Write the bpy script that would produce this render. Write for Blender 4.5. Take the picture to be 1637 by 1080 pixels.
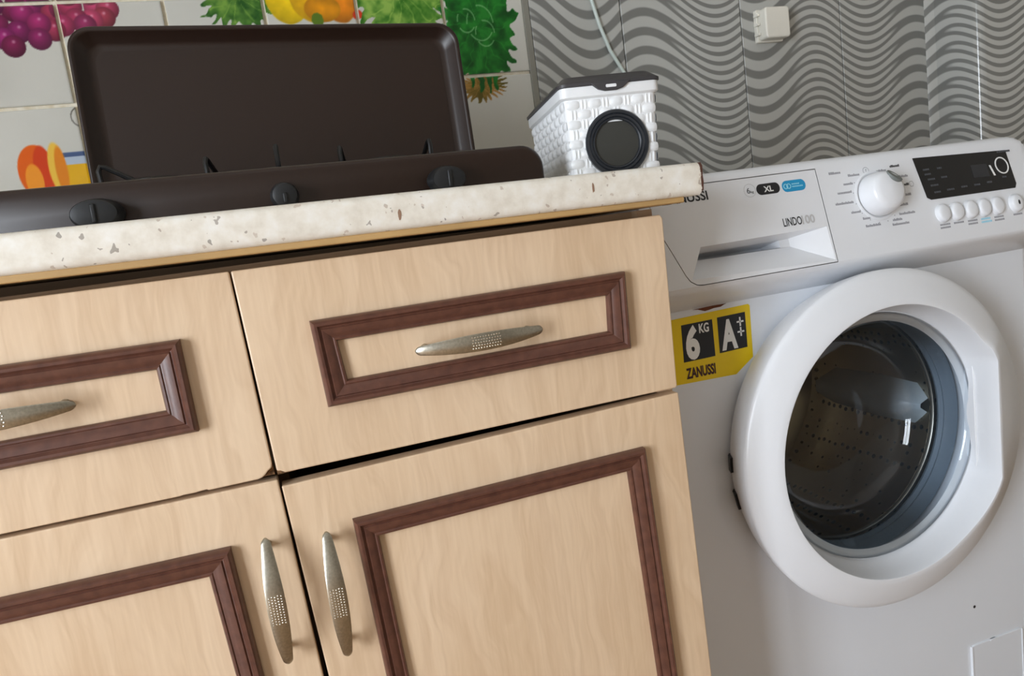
import bpy, bmesh, math, random
import numpy as np
from mathutils import Vector, Matrix

random.seed(7)
rng = np.random.default_rng(11)
for o in list(bpy.data.objects):
    bpy.data.objects.remove(o)
scene = bpy.context.scene
C = scene.collection
PI = math.pi

# ------------------------------------------------------------------ camera
CAM = Vector((0.0311, -0.6197, 0.0028))
YAW, PITCH, ROLL, FPX = 0.2934, 0.1466, -0.1357, 1166.43
fw = Vector((math.sin(YAW) * math.cos(PITCH), math.cos(YAW) * math.cos(PITCH), -math.sin(PITCH)))
rt = Vector((math.cos(YAW), -math.sin(YAW), 0))
up = rt.cross(fw)
rt2 = rt * math.cos(ROLL) + up * math.sin(ROLL)
up2 = -rt * math.sin(ROLL) + up * math.cos(ROLL)
cd = bpy.data.cameras.new('camera')
cam = bpy.data.objects.new('camera', cd)
C.objects.link(cam)
m = Matrix((rt2, up2, -fw)).transposed().to_4x4()
m.translation = CAM
cam.matrix_world = m
cd.sensor_width = 36
cd.sensor_fit = 'HORIZONTAL'
cd.lens = FPX / 1637 * 36
cd.clip_start = 0.01
scene.camera = cam

# ------------------------------------------------------------------ world, lights, exposure
FLOOR, CEIL = -0.815, 1.75
LEFT, RIGHT, BACK, REAR = -1.55, 2.25, 0.69, -2.7
world = bpy.data.worlds.new('world')
scene.world = world
world.use_nodes = True
wb = world.node_tree.nodes['Background']
wb.inputs[0].default_value = (0.62, 0.78, 1.0, 1)
wb.inputs[1].default_value = 1.2


def area(name, loc, rot, sx, sy, watts, col):
    d = bpy.data.lights.new(name, 'AREA')
    d.shape = 'RECTANGLE'
    d.size, d.size_y, d.energy, d.color = sx, sy, watts, col
    o = bpy.data.objects.new(name, d)
    o.location = loc
    o.rotation_euler = rot
    C.objects.link(o)
    return o


WIN1 = (-1.75, -0.85, -0.55, 0.80)      # window in the left wall: y0 y1 z0 z1
area('window_left_offscreen', (LEFT - 0.1, (WIN1[0] + WIN1[1]) / 2, (WIN1[2] + WIN1[3]) / 2), (0, -PI / 2, 0), 1.35, 0.9, 85, (0.85, 0.92, 1.0))
vs = scene.view_settings
vs.view_transform = 'Standard'
vs.look = 'None'
vs.gamma = 1
vs.exposure = 0.15
vs.use_curve_mapping = False


# ------------------------------------------------------------------ materials
def lin(c):
    return tuple(((v / 255) / 12.92 if v / 255 <= 0.04045 else ((v / 255 + 0.055) / 1.055) ** 2.4) for v in c)


class NT:
    def __init__(self, name):
        self.m = bpy.data.materials.new(name)
        self.m.use_nodes = True
        self.t = self.m.node_tree
        self.b = self.t.nodes['Principled BSDF']

    def n(self, typ, **kw):
        x = self.t.nodes.new(typ)
        for k, v in kw.items():
            setattr(x, k, v)
        return x

    def l(self, a, b):
        self.t.links.new(a, b)

    def math(self, op, a, b=None):
        x = self.n('ShaderNodeMath', operation=op)
        for i, v in enumerate((a, b)):
            if v is None:
                continue
            if isinstance(v, (int, float)):
                x.inputs[i].default_value = v
            else:
                self.l(v, x.inputs[i])
        return x.outputs[0]

    def ramp(self, fac, stops):
        r = self.n('ShaderNodeValToRGB')
        e = r.color_ramp.elements
        while len(e) < len(stops):
            e.new(0.5)
        for el, (p, c) in zip(e, stops):
            el.position = p
            el.color = (*c, 1)
        self.l(fac, r.inputs[0])
        return r.outputs[0]

    def mix(self, fac, a, b, blend='MIX'):
        x = self.n('ShaderNodeMix', data_type='RGBA', blend_type=blend)
        for s, v in (('Factor', fac), ('A', a), ('B', b)):
            i = [q for q in x.inputs if q.name == s and (q.type == ('VALUE' if s == 'Factor' else 'RGBA'))][0]
            if isinstance(v, (int, float)):
                i.default_value = v
            elif isinstance(v, tuple):
                i.default_value = (*v, 1)
            else:
                self.l(v, i)
        return [q for q in x.outputs if q.type == 'RGBA'][0]

    def noise(self, scale, vec=None, detail=3, rough=0.5):
        x = self.n('ShaderNodeTexNoise')
        x.inputs['Scale'].default_value = scale
        x.inputs['Detail'].default_value = detail
        x.inputs['Roughness'].default_value = rough
        if vec is not None:
            self.l(vec, x.inputs['Vector'])
        return x.outputs['Fac']

    def pos(self, scale=(1, 1, 1), off=(0, 0, 0)):
        g = self.n('ShaderNodeNewGeometry')
        mp = self.n('ShaderNodeMapping')
        mp.inputs['Scale'].default_value = scale
        mp.inputs['Location'].default_value = off
        self.l(g.outputs['Position'], mp.inputs['Vector'])
        return mp.outputs[0]

    def bump(self, h, strength=0.2, dist=0.001):
        b = self.n('ShaderNodeBump')
        b.inputs['Strength'].default_value = strength
        b.inputs['Distance'].default_value = dist
        self.l(h, b.inputs['Height'])
        self.l(b.outputs[0], self.b.inputs['Normal'])


def plain(name, rgb, rough=0.5, metal=0.0, coat=0.0, spec=0.5, var=0.04):
    k = NT(name)
    c = lin(rgb)
    nz = k.noise(14, k.pos(), 4)
    lo = tuple(v * (1 - var) for v in c)
    hi = tuple(min(1, v * (1 + var)) for v in c)
    k.l(k.ramp(nz, [(0.3, lo), (0.7, hi)]), k.b.inputs['Base Color'])
    k.b.inputs['Roughness'].default_value = rough
    k.b.inputs['Metallic'].default_value = metal
    k.b.inputs['Coat Weight'].default_value = coat
    k.b.inputs['Specular IOR Level'].default_value = spec
    return k.m


M = {}
# pale beech laminate, grain upright
k = NT('beech_laminate')
p1 = k.pos((22, 22, 2.2))
warp = k.noise(3.0, k.pos((4, 4, 2)), 3)
addv = k.n('ShaderNodeVectorMath', operation='ADD')
k.l(p1, addv.inputs[0])
cmb = k.n('ShaderNodeCombineXYZ')
k.l(k.math('MULTIPLY', warp, 1.8), cmb.inputs[0])
k.l(cmb.outputs[0], addv.inputs[1])
g1 = k.noise(1.3, addv.outputs[0], 4, 0.55)
g2 = k.noise(1.0, k.pos((260, 260, 7)), 2)
blot = k.noise(5, k.pos((1.5, 1.5, 0.6)), 2)
base = k.ramp(g1, [(0.30, lin((198, 166, 134))), (0.44, lin((221, 193, 162))), (0.50, lin((208, 178, 147))), (0.58, lin((226, 199, 169))), (0.75, lin((208, 177, 145)))])
base = k.mix(0.25, base, k.ramp(g2, [(0.3, lin((206, 172, 134))), (0.7, lin((240, 214, 182)))]))
base = k.mix(0.25, base, k.ramp(blot, [(0.3, lin((212, 178, 136))), (0.7, lin((240, 214, 182)))]))
k.l(base, k.b.inputs['Base Color'])
k.b.inputs['Roughness'].default_value = 0.42
k.bump(g2, 0.05)
M['wood'] = k.m
k = NT('chipboard_core')
k.l(k.ramp(k.noise(600, k.pos(), 3), [(0.3, lin((74, 50, 30))), (0.7, lin((140, 104, 68)))]), k.b.inputs['Base Color'])
k.b.inputs['Roughness'].default_value = 0.9
M['core'] = k.m
# brown foil moulding
k = NT('brown_moulding')
fz = k.noise(1, k.pos((120, 120, 120)), 3)
k.l(k.ramp(fz, [(0.3, lin((84, 52, 42))), (0.7, lin((104, 66, 52)))]), k.b.inputs['Base Color'])
k.b.inputs['Roughness'].default_value = 0.38
k.bump(fz, 0.1)
M['mould'] = k.m
k = NT('brushed_nickel')
k.b.inputs['Metallic'].default_value = 1
k.l(k.ramp(k.noise(1, k.pos((500, 500, 500)), 2), [(0.3, lin((172, 166, 152))), (0.7, lin((192, 186, 172)))]), k.b.inputs['Base Color'])
k.b.inputs['Roughness'].default_value = 0.3
M['nickel'] = k.m
M['carcass'] = plain('carcass_board', (150, 120, 90), 0.8)
# speckled cream laminate worktop
k = NT('speckled_worktop')
cl = k.noise(55, k.pos(), 4, 0.6)
b0 = k.ramp(cl, [(0.32, lin((222, 213, 198))), (0.5, lin((234, 227, 214))), (0.68, lin((241, 237, 229)))])
v = k.n('ShaderNodeTexVoronoi')
v.inputs['Scale'].default_value = 150
wv = k.n('ShaderNodeVectorMath', operation='ADD')
k.l(k.pos(), wv.inputs[0])
nn = k.n('ShaderNodeTexNoise')
nn.inputs['Scale'].default_value = 120
sc_ = k.n('ShaderNodeVectorMath', operation='SCALE')
k.l(k.pos(), nn.inputs['Vector'])
k.l(nn.outputs['Color'], sc_.inputs[0])
sc_.inputs['Scale'].default_value = 0.012
k.l(sc_.outputs[0], wv.inputs[1])
k.l(wv.outputs[0], v.inputs['Vector'])
sep = k.n('ShaderNodeSeparateColor')
k.l(v.outputs['Color'], sep.inputs[0])
rad = k.math('MULTIPLY', k.math('POWER', sep.outputs[0], 3.0), 0.33)
spot = k.math('LESS_THAN', v.outputs['Distance'], rad)
spotc = k.ramp(sep.outputs[1], [(0.0, lin((196, 178, 160))), (0.45, lin((186, 164, 146))), (0.8, lin((150, 128, 110))), (0.97, lin((96, 84, 76)))])
b0 = k.mix(k.math('MULTIPLY', spot, 0.6), b0, spotc)
k.l(b0, k.b.inputs['Base Color'])
k.b.inputs['Roughness'].default_value = 0.35
M['counter'] = k.m
M['tan'] = plain('kraft_underside', (184, 148, 96), 0.6, var=0.12)
M['rawedge'] = plain('raw_board_edge', (84, 52, 40), 0.9, var=0.4)
M['enamel'] = plain('brown_enamel', (38, 22, 14), 0.38)
M['black_plastic'] = plain('black_plastic', (26, 27, 29), 0.45)
M['wire'] = plain('black_wire', (22, 21, 20), 0.4)
M['white_plastic'] = plain('white_plastic', (238, 239, 240), 0.35, var=0.01)
M['charcoal'] = plain('charcoal_plastic', (62, 60, 62), 0.45)
M['ring'] = plain('black_gloss_ring', (40, 43, 48), 0.25)
M['disc'] = plain('dark_disc', (54, 54, 50), 0.5)
M['wm'] = plain('appliance_white', (233, 235, 239), 0.32, coat=0.15, var=0.006)
M['wm_body'] = plain('appliance_white_paint', (229, 232, 237), 0.3, coat=0.15, var=0.006)
M['rubber'] = plain('grey_rubber', (112, 124, 136), 0.3)
M['ink'] = plain('black_ink', (28, 28, 32), 0.5)
M['ink_grey'] = plain('grey_ink', (150, 150, 156), 0.5)
M['ink_pale'] = plain('pale_grey_ink', (196, 195, 196), 0.5)
M['ink_white'] = plain('white_ink', (240, 240, 238), 0.5)
M['ink_brown'] = plain('dark_brown_ink', (66, 28, 30), 0.5)
M['yellow'] = plain('yellow_sticker', (240, 206, 10), 0.4)
M['blue'] = plain('blue_badge', (30, 150, 200), 0.4)
M['screen'] = plain('black_display', (10, 11, 14), 0.12)
M['screen_grey'] = plain('display_window', (38, 40, 44), 0.2)
M['marker'] = plain('grey_marker', (116, 122, 120), 0.5)
M['rust'] = plain('rust', (110, 60, 34), 0.9, var=0.5)
k = NT('steel_drum')
k.b.inputs['Metallic'].default_value = 1
vd = k.n('ShaderNodeTexVoronoi')
vd.inputs['Scale'].default_value = 70
vd.inputs['Randomness'].default_value = 0.25
k.l(k.pos(), vd.inputs['Vector'])
k.l(k.ramp(vd.outputs['Distance'], [(0.22, lin((20, 20, 20))), (0.3, lin((200, 188, 164)))]), k.b.inputs['Base Color'])
k.b.inputs['Roughness'].default_value = 0.3
M['drum'] = k.m
M['lifter'] = plain('grey_lifter', (196, 206, 214), 0.35)
M['steel'] = plain('polished_steel', (214, 208, 196), 0.34, metal=1)


def glass(name, tint, gloss):
    k = NT(name)
    t = k.t
    t.nodes.remove(k.b)
    out = [n for n in t.nodes if n.type == 'OUTPUT_MATERIAL'][0]
    tr = k.n('ShaderNodeBsdfTransparent')
    tr.inputs[0].default_value = (*tint, 1)
    gl = k.n('ShaderNodeBsdfGlossy')
    gl.inputs['Roughness'].default_value = 0.03
    fr = k.n('ShaderNodeFresnel')
    fr.inputs[0].default_value = gloss
    mx = k.n('ShaderNodeMixShader')
    k.l(fr.outputs[0], mx.inputs[0])
    k.l(tr.outputs[0], mx.inputs[1])
    k.l(gl.outputs[0], mx.inputs[2])
    df = k.n('ShaderNodeBsdfDiffuse')
    df.inputs[0].default_value = (0.30, 0.36, 0.42, 1)
    m2 = k.n('ShaderNodeMixShader')
    m2.inputs[0].default_value = 0.05
    k.l(mx.outputs[0], m2.inputs[1])
    k.l(df.outputs[0], m2.inputs[2])
    k.l(m2.outputs[0], out.inputs[0])
    return k.m


M['glass'] = glass('door_glass', (0.90, 0.94, 0.97), 1.5)
# printed tiles use a colour attribute for the printed motif
k = NT('printed_tile')
at = k.n('ShaderNodeVertexColor', layer_name='print')
k.l(at.outputs[0], k.b.inputs['Base Color'])
k.b.inputs['Roughness'].default_value = 0.16
k.bump(k.noise(25, k.pos(), 2), 0.06, 0.002)
M['tile'] = k.m
M['tile_plain'] = plain('plain_tile', (206, 204, 198), 0.16, var=0.02)
k = NT('grout')
k.l(k.ramp(k.noise(90, k.pos(), 4), [(0.3, lin((226, 212, 182))), (0.7, lin((248, 240, 222)))]), k.b.inputs['Base Color'])
k.b.inputs['Roughness'].default_value = 0.85
M['grout'] = k.m
M['trim'] = plain('grey_trim', (140, 138, 128), 0.35)
M['seam'] = plain('panel_joint', (104, 104, 100), 0.4)
M['cable'] = plain('pale_cable', (206, 218, 212), 0.4)
M['ivory'] = plain('ivory_plastic', (242, 238, 226), 0.4)
M['paint'] = plain('wall_paint', (190, 183, 172), 0.8)
M['ceilpaint'] = plain('ceiling_paint', (236, 234, 228), 0.85)
M['frame'] = plain('window_white', (236, 236, 234), 0.4)
k = NT('floor_lino')
k.l(k.ramp(k.noise(9, k.pos((1, 1, 1)), 4), [(0.3, lin((150, 118, 86))), (0.7, lin((178, 146, 112)))]), k.b.inputs['Base Color'])
k.b.inputs['Roughness'].default_value = 0.5
M['floor'] = k.m


def wave_mat(name, crest, L, A=0.031, P=0.0355, dz=0.0, wide=0.0, LW=0.45):
    """Grey wave print on glossy PVC panels: lines z = A*sin(u); broad bands on crests, doubled thin ones in troughs."""
    k = NT(name)
    g = k.n('ShaderNodeNewGeometry')
    s = k.n('ShaderNodeSeparateXYZ')
    k.l(g.outputs['Position'], s.inputs[0])
    u = k.math('SUBTRACT', s.outputs[0], k.math('SUBTRACT', s.outputs[1], 0.683))
    wob = k.math('MULTIPLY', k.math('SUBTRACT', k.noise(5, k.pos(), 1), 0.5), 0.012)
    sn = k.math('COSINE', k.math('MULTIPLY', k.math('SUBTRACT', u, crest), 2 * PI / L))
    wdt = k.math('COSINE', k.math('MULTIPLY', k.math('SUBTRACT', u, wide), 2 * PI / LW))
    w = k.math('ADD', k.math('MULTIPLY', wdt, 0.75), 0.35)
    w = k.math('MINIMUM', k.math('MAXIMUM', w, 0.0), 1.0)
    ph = k.math('DIVIDE', k.math('ADD', k.math('SUBTRACT', k.math('SUBTRACT', s.outputs[2], dz), k.math('MULTIPLY', sn, A)), wob), P)
    c1 = k.math('COSINE', k.math('MULTIPLY', ph, 2 * PI))
    c2 = k.math('COSINE', k.math('MULTIPLY', ph, 4 * PI))
    val = k.math('ADD', k.math('MULTIPLY', c1, w), k.math('MULTIPLY', c2, k.math('SUBTRACT', 1.0, w)))
    fac = k.math('ADD', k.math('MULTIPLY', val, 0.5), 0.5)
    col = k.ramp(fac, [(0.30, lin((128, 128, 124))), (0.55, lin((190, 190, 185)))])
    k.l(col, k.b.inputs['Base Color'])
    k.b.inputs['Roughness'].default_value = 0.35
    return k.m


# ------------------------------------------------------------------ mesh helpers
def root_of(o):
    while o.parent is not None:
        o = o.parent
    return o


def obj(name, bm, mat, parent=None, local=False, smooth=35, bevel=0.0, seg=2, recalc=True):
    """Link a bmesh as one mesh object. World-space vertices unless local; parts share their root's origin."""
    if recalc:
        bmesh.ops.recalc_face_normals(bm, faces=bm.faces)
    if parent is not None and not local:
        bm.transform(Matrix.Translation(-root_of(parent).location))
    me = bpy.data.meshes.new(name)
    bm.to_mesh(me)
    bm.free()
    if isinstance(mat, str):
        mat = M[mat]
    me.materials.append(mat)
    o = bpy.data.objects.new(name, me)
    C.objects.link(o)
    if parent is not None:
        o.parent = parent
    if smooth:
        for p in me.polygons:
            p.use_smooth = True
        me.set_sharp_from_angle(angle=math.radians(smooth))
    if bevel:
        b = o.modifiers.new('bevel', 'BEVEL')
        b.width, b.segments, b.limit_method, b.angle_limit = bevel, seg, 'ANGLE', math.radians(40)
        b.harden_normals = False
    return o


def thing(name, label, cat, loc, rot=(0, 0, 0), group=None):
    o = bpy.data.objects.new(name, None)
    o.empty_display_size = 0.05
    o.location = loc
    o.rotation_euler = rot
    C.objects.link(o)
    return tag(o, label, cat, group)


def tag(o, label, cat, group=None):
    o['label'] = label
    o['category'] = cat
    if group:
        o['group'] = group
    return o


def struct(o):
    o['kind'] = 'structure'
    return o


def B():
    return bmesh.new()


def box(bm, x0, x1, y0, y1, z0, z1):
    v = [bm.verts.new((x, y, z)) for x in (x0, x1) for y in (y0, y1) for z in (z0, z1)]
    for f in ((0, 1, 3, 2), (4, 6, 7, 5), (0, 4, 5, 1), (2, 3, 7, 6), (0, 2, 6, 4), (1, 5, 7, 3)):
        bm.faces.new([v[i] for i in f])
    return bm


def prism(bm, pts, fa, fb):
    """Polygon pts (2D) mapped by fa (front) and fb (back) into 3D, closed."""
    a = [bm.verts.new(fa(*p)) for p in pts]
    b = [bm.verts.new(fb(*p)) for p in pts]
    bm.faces.new(a)
    bm.faces.new(b[::-1])
    n = len(pts)
    for i in range(n):
        bm.faces.new((a[i], b[i], b[(i + 1) % n], a[(i + 1) % n]))
    return bm


def prism_xz(bm, pts, y0, y1):
    return prism(bm, pts, lambda x, z: (x, y0, z), lambda x, z: (x, y1, z))


def loft(bm, loops, closed=True, cap0=False, cap1=False):
    vs_ = [[bm.verts.new(p) for p in lp] for lp in loops]
    n = len(loops[0])
    for a, b in zip(vs_, vs_[1:]):
        for i in range(n if closed else n - 1):
            j = (i + 1) % n
            bm.faces.new((a[i], a[j], b[j], b[i]))
    if cap0:
        bm.faces.new(vs_[0])
    if cap1:
        bm.faces.new(vs_[-1][::-1])
    return bm


def lathe(bm, prof, cen, ax=(0, 1, 0), n=48, cap0=False, cap1=False, a0=0.0, a1=None):
    """Revolve (radius, height along ax) about cen."""
    ax = Vector(ax).normalized()
    e1 = ax.cross(Vector((0, 0, 1)))
    if e1.length < 0.1:
        e1 = Vector((1, 0, 0))
    e1.normalize()
    e2 = ax.cross(e1)
    cen = Vector(cen)
    full = a1 is None
    ang = [2 * PI * i / n for i in range(n)] if full else [a0 + (a1 - a0) * i / n for i in range(n + 1)]
    loops = [[cen + ax * h + (e1 * math.cos(t) + e2 * math.sin(t)) * max(r, 1e-5) for t in ang] for r, h in prof]
    return loft(bm, loops, full, cap0, cap1)


def tube(bm, pts, r, n=8, caps=True):
    pts = [Vector(p) for p in pts]
    loops = []
    ref = None
    for i, p in enumerate(pts):
        d = (pts[min(i + 1, len(pts) - 1)] - pts[max(i - 1, 0)]).normalized()
        if ref is None:
            ref = d.cross(Vector((0.31, 0.2, 0.93)))
        e1 = (ref - d * ref.dot(d)).normalized()
        ref = e1
        e2 = d.cross(e1)
        rr = r[i] if isinstance(r, (list, tuple)) else r
        loops.append([p + (e1 * math.cos(2 * PI * k / n) + e2 * math.sin(2 * PI * k / n)) * rr for k in range(n)])
    return loft(bm, loops, True, caps, caps)


def rrect(x0, x1, z0, z1, r, n=6, corners=(1, 1, 1, 1)):
    """Rounded rectangle points; corners: bl br tr tl."""
    out = []
    for (cx, cz, a, c) in ((x0 + r, z0 + r, PI, corners[0]), (x1 - r, z0 + r, 1.5 * PI, corners[1]), (x1 - r, z1 - r, 0, corners[2]), (x0 + r, z1 - r, 0.5 * PI, corners[3])):
        if c:
            for i in range(n + 1):
                t = a + 0.5 * PI * i / n
                out.append((cx + r * math.cos(t), cz + r * math.sin(t)))
        else:
            out.append((x0 if a in (PI, 0.5 * PI) else x1, z0 if a >= PI else z1))
    return out


def ellipse(cx, cz, rx, rz, n=24):
    return [(cx + rx * math.cos(2 * PI * i / n), cz + rz * math.sin(2 * PI * i / n)) for i in range(n)]


def text_bm(body, height, origin, xdir, ydir, sx=1.0, bold=0.0, width=None):
    """Lettering as flat mesh: cap height, lower-left origin, axes in 3D."""
    cu = bpy.data.curves.new('t', 'FONT')
    cu.body = body
    cu.size = 1.0
    cu.offset = bold
    cu.resolution_u = 4
    o = bpy.data.objects.new('t', cu)
    C.objects.link(o)
    dg = bpy.context.evaluated_depsgraph_get()
    me = bpy.data.meshes.new_from_object(o.evaluated_get(dg))
    bpy.data.objects.remove(o)
    bm = B()
    bm.from_mesh(me)
    bpy.data.meshes.remove(me)
    s = height / 0.70
    X = Vector(xdir).normalized()
    Y = Vector(ydir).normalized()
    O = Vector(origin)
    x0 = min(v.co.x for v in bm.verts)
    if width:
        sx = width / ((max(v.co.x for v in bm.verts) - x0) * s)
    for v in bm.verts:
        v.co = O + X * ((v.co.x - x0) * s * sx) + Y * (v.co.y * s)
    return bm


# ------------------------------------------------------------------ the room
o = struct(obj('floor', box(B(), LEFT - 0.1, RIGHT + 0.1, REAR - 0.1, BACK + 0.15, FLOOR - 0.1, FLOOR), 'floor', smooth=0))
o = struct(obj('ceiling', box(B(), LEFT - 0.1, RIGHT + 0.1, REAR - 0.1, BACK + 0.15, CEIL, CEIL + 0.1), 'ceilpaint', smooth=0))
o = struct(obj('wall_right', box(B(), RIGHT, RIGHT + 0.1, REAR, BACK, FLOOR, CEIL), 'paint', smooth=0))


def wall_hole(name, axis, at0, at1, a0, a1, h):
    bm = B()
    for (u0, u1, z0, z1) in ((a0, h[0], FLOOR, CEIL), (h[1], a1, FLOOR, CEIL), (h[0], h[1], FLOOR, h[2]), (h[0], h[1], h[3], CEIL)):
        if axis == 'x':
            box(bm, at0, at1, u0, u1, z0, z1)
        else:
            box(bm, u0, u1, at0, at1, z0, z1)
    return struct(obj(name, bm, 'paint', smooth=0))


wall_hole('wall_left', 'x', LEFT - 0.1, LEFT, REAR, BACK, WIN1)
struct(obj('wall_rear', box(B(), LEFT, RIGHT, REAR - 0.1, REAR, FLOOR, CEIL), 'paint', smooth=0))
# window frames (sash bars set in the openings)
bm = B()
y0, y1, z0, z1 = WIN1
for (a, b, c, d) in ((y0, y1, z0, z0 + 0.05), (y0, y1, z1 - 0.05, z1), (y0, y0 + 0.05, z0, z1), (y1 - 0.05, y1, z0, z1), ((y0 + y1) / 2 - 0.035, (y0 + y1) / 2 + 0.035, z0, z1)):
    box(bm, LEFT - 0.07, LEFT - 0.02, a, b, c, d)
struct(obj('window_1', bm, 'frame', smooth=0))

# back wall core with tiles and wall panels as pieces
wall = struct(obj('wall_back', box(B(), LEFT, RIGHT, BACK, BACK + 0.1, FLOOR, CEIL), 'grout', smooth=0))

# --- printed tile mural: colour as a function of the wall position
TS, TX0, TZ0, TY = 0.15, -0.2186, 0.2807, 0.6834


def vnoise(x, z, s, seed):
    r = np.random.default_rng(seed).random((64, 64))
    u, v = x * s, z * s
    iu, iv = np.floor(u).astype(int), np.floor(v).astype(int)
    fu, fv = u - iu, v - iv
    fu, fv = fu * fu * (3 - 2 * fu), fv * fv * (3 - 2 * fv)
    q = lambda a, b: r[a % 64, b % 64]
    return (q(iu, iv) * (1 - fu) + q(iu + 1, iv) * fu) * (1 - fv) + (q(iu, iv + 1) * (1 - fu) + q(iu + 1, iv + 1) * fu) * fv


def fbm(x, z, s, seed):
    return (vnoise(x, z, s, seed) + 0.5 * vnoise(x, z, s * 2.1, seed + 1) + 0.25 * vnoise(x, z, s * 4.3, seed + 2)) / 1.75


GR = [(-0.275, .4201, 0), (-0.2526, .4248, 0), (-0.300, .402, 0), (-.3015, .43, 0), (-0.2640, .4159, 0), (-0.2233, .4153, 1), (-0.2114, .4202, 1), (-0.1981, .4232, 1), (-0.1643, .4219, 2),
      (-0.1479, .4176, 2), (-0.155, .4053, 2), (-0.1725, .4022, 2), (-0.1933, .405, 1), (-0.1828, .3956, 1), (-0.2131, .3965, 1), (-0.2261, .3904, 1), (-0.2728, .3907, 0), (-0.2444, .4009, 0),
      (-0.2939, .3813, 0), (-0.2477, .3788, 0), (-0.2842, .3701, 0), (-0.32, .39, 0), (-0.325, .42, 0), (-.24, .44, 0), (-.27, .445, 0), (-.2, .44, 1), (-.17, .44, 2), (-.3, .45, 0), (-.23, .455, 1)]


def mural(x, z):
    col = np.empty(x.shape + (3,))
    b = fbm(x, z, 9, 3)[..., None]
    col[:] = np.array([205, 203, 194]) + (b - 0.5) * 14

    def put(mask, c):
        mk = np.clip(mask, 0, 1)[..., None]
        col[:] = col * (1 - mk) + np.asarray(c, float) * mk

    soft = lambda d, w=0.0015: np.clip(d / w + 0.5, 0, 1)
    # grapes
    pal = [np.array([132, 34, 82]), np.array([150, 48, 78]), np.array([172, 62, 84])]
    under = np.zeros_like(x)
    for gx, gz, t in GR:
        under = np.maximum(under, soft(0.0160 - np.hypot(x - gx, z - gz)))
    put(under, (78, 26, 50))
    for i, (gx, gz, t) in enumerate(GR):
        d = np.hypot(x - gx, z - gz)
        r = 0.0160
        sh = np.clip(1 - (np.hypot(x - gx + 0.002, z - gz - 0.004) / r) * 0.62, 0.2, 1)[..., None]
        tint = pal[t] * (0.85 + 0.3 * ((i * 37) % 10) / 10) + np.array([0, 0, 18]) * (((i * 13) % 5) / 5)
        c = tint * (0.5 + 0.75 * sh)
        hl = np.clip(1 - np.hypot(x - gx - 0.001, z - gz - 0.0065) / 0.0035, 0, 1)[..., None]
        c = c * (1 - hl * 0.6) + np.array([240, 200, 215]) * hl * 0.6
        mk = soft(r - d)[..., None]
        col[:] = col * (1 - mk) + c * mk
    # leaves and lettuce: ragged blobs
    def lettuce(cx, cz, rx, rz, seed, dark, light, rag=0.35):
        a = np.arctan2((z - cz) / rz, (x - cx) / rx)
        rr = np.hypot((x - cx) / rx, (z - cz) / rz)
        edge = 1 + rag * (fbm(x, z, 55, seed) - 0.5) + 0.35 * rag * np.sin(a * 23 + 9 * fbm(x, z, 30, seed + 4))
        mk = soft((edge - rr) * min(rx, rz), 0.002)
        f = np.clip((fbm(x, z, 60, seed + 7) - 0.25) * 2.0, 0, 1)
        vein = np.clip(1 - np.abs(np.sin(a * 7 + 6 * fbm(x, z, 25, seed + 2))) * 3.5, 0, 1) * 0.5
        f = np.clip(f + vein * (rr < 0.9), 0, 1)[..., None]
        c = np.asarray(dark) * (1 - f) + np.asarray(light) * f
        mk = mk[..., None]
        col[:] = col * (1 - mk) + c * mk

    lettuce(0.045, 0.432, 0.058, 0.050, 21, (30, 82, 22), (118, 160, 62))
    lettuce(0.31, 0.43, 0.082, 0.075, 31, (46, 110, 24), (150, 190, 84))
    lettuce(0.432, 0.262, 0.04, 0.022, 51, (96, 84, 24), (176, 130, 66), 0.6)
    lettuce(0.443, 0.365, 0.063, 0.100, 41, (4, 74, 20), (34, 128, 40), 0.34)
    # thin pale tendrils over the big lettuce
    for (cx, cz, r) in ((0.42, 0.375, 0.02), (0.452, 0.352, 0.022), (0.445, 0.37, 0.03)):
        d = np.abs(np.hypot((x - cx) * 1.25, z - cz) - r)
        gate = (np.arctan2(z - cz, x - cx) % 2.4) < 1.7
        put(soft(0.0011 - d, 0.001) * gate * 0.6, (150, 200, 140))
    # yellow and orange peppers
    for (cx, cz, rx, rz, c) in ((0.122, 0.425, 0.036, 0.042, (246, 206, 14)), (0.165, 0.43, 0.042, 0.048, (250, 190, 14)), (0.205, 0.425, 0.03, 0.044, (240, 140, 20)), (0.175, 0.405, 0.03, 0.022, (246, 160, 12))):
        rr = np.hypot((x - cx) / rx, (z - cz) / rz)
        mk = soft((1 + 0.10 * (fbm(x, z, 40, 77) - 0.5) - rr) * rx, 0.002)[..., None]
        f = (0.78 + 0.3 * np.clip(1 - rr, 0, 1) + 0.3 * (fbm(x, z, 45, 71) - 0.5))[..., None]
        col[:] = col * (1 - mk) + np.clip(np.asarray(c, float) * f, 0, 255) * mk
    for (cx, cz, r, c) in ((0.165, 0.388, 0.010, (90, 120, 30)), (0.19, 0.44, 0.008, (60, 90, 20)), (0.232, 0.393, 0.008, (214, 62, 30)), (0.145, 0.445, .012, (120, 150, 40))):
        put(soft(r * (1 + 0.5 * (fbm(x, z, 90, 83) - 0.5)) - np.hypot(x - cx, z - cz)), c)
    # orange slices beside a glass of juice
    put(soft(0.172 - z + 0.02 + 0 * x) * ((x > -0.27) & (x < -0.15)), (226, 172, 24))
    put(soft(0.0035 - np.abs(z - 0.207 - 0.15 * (x + 0.24) ** 2)) * ((x > -0.262) & (x < -0.15)), (70, 90, 130))
    put(((z > 0.192) & (z < 0.2035) & (x > -0.262) & (x < -0.15)).astype(float) * 0.8, (170, 186, 208))
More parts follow.
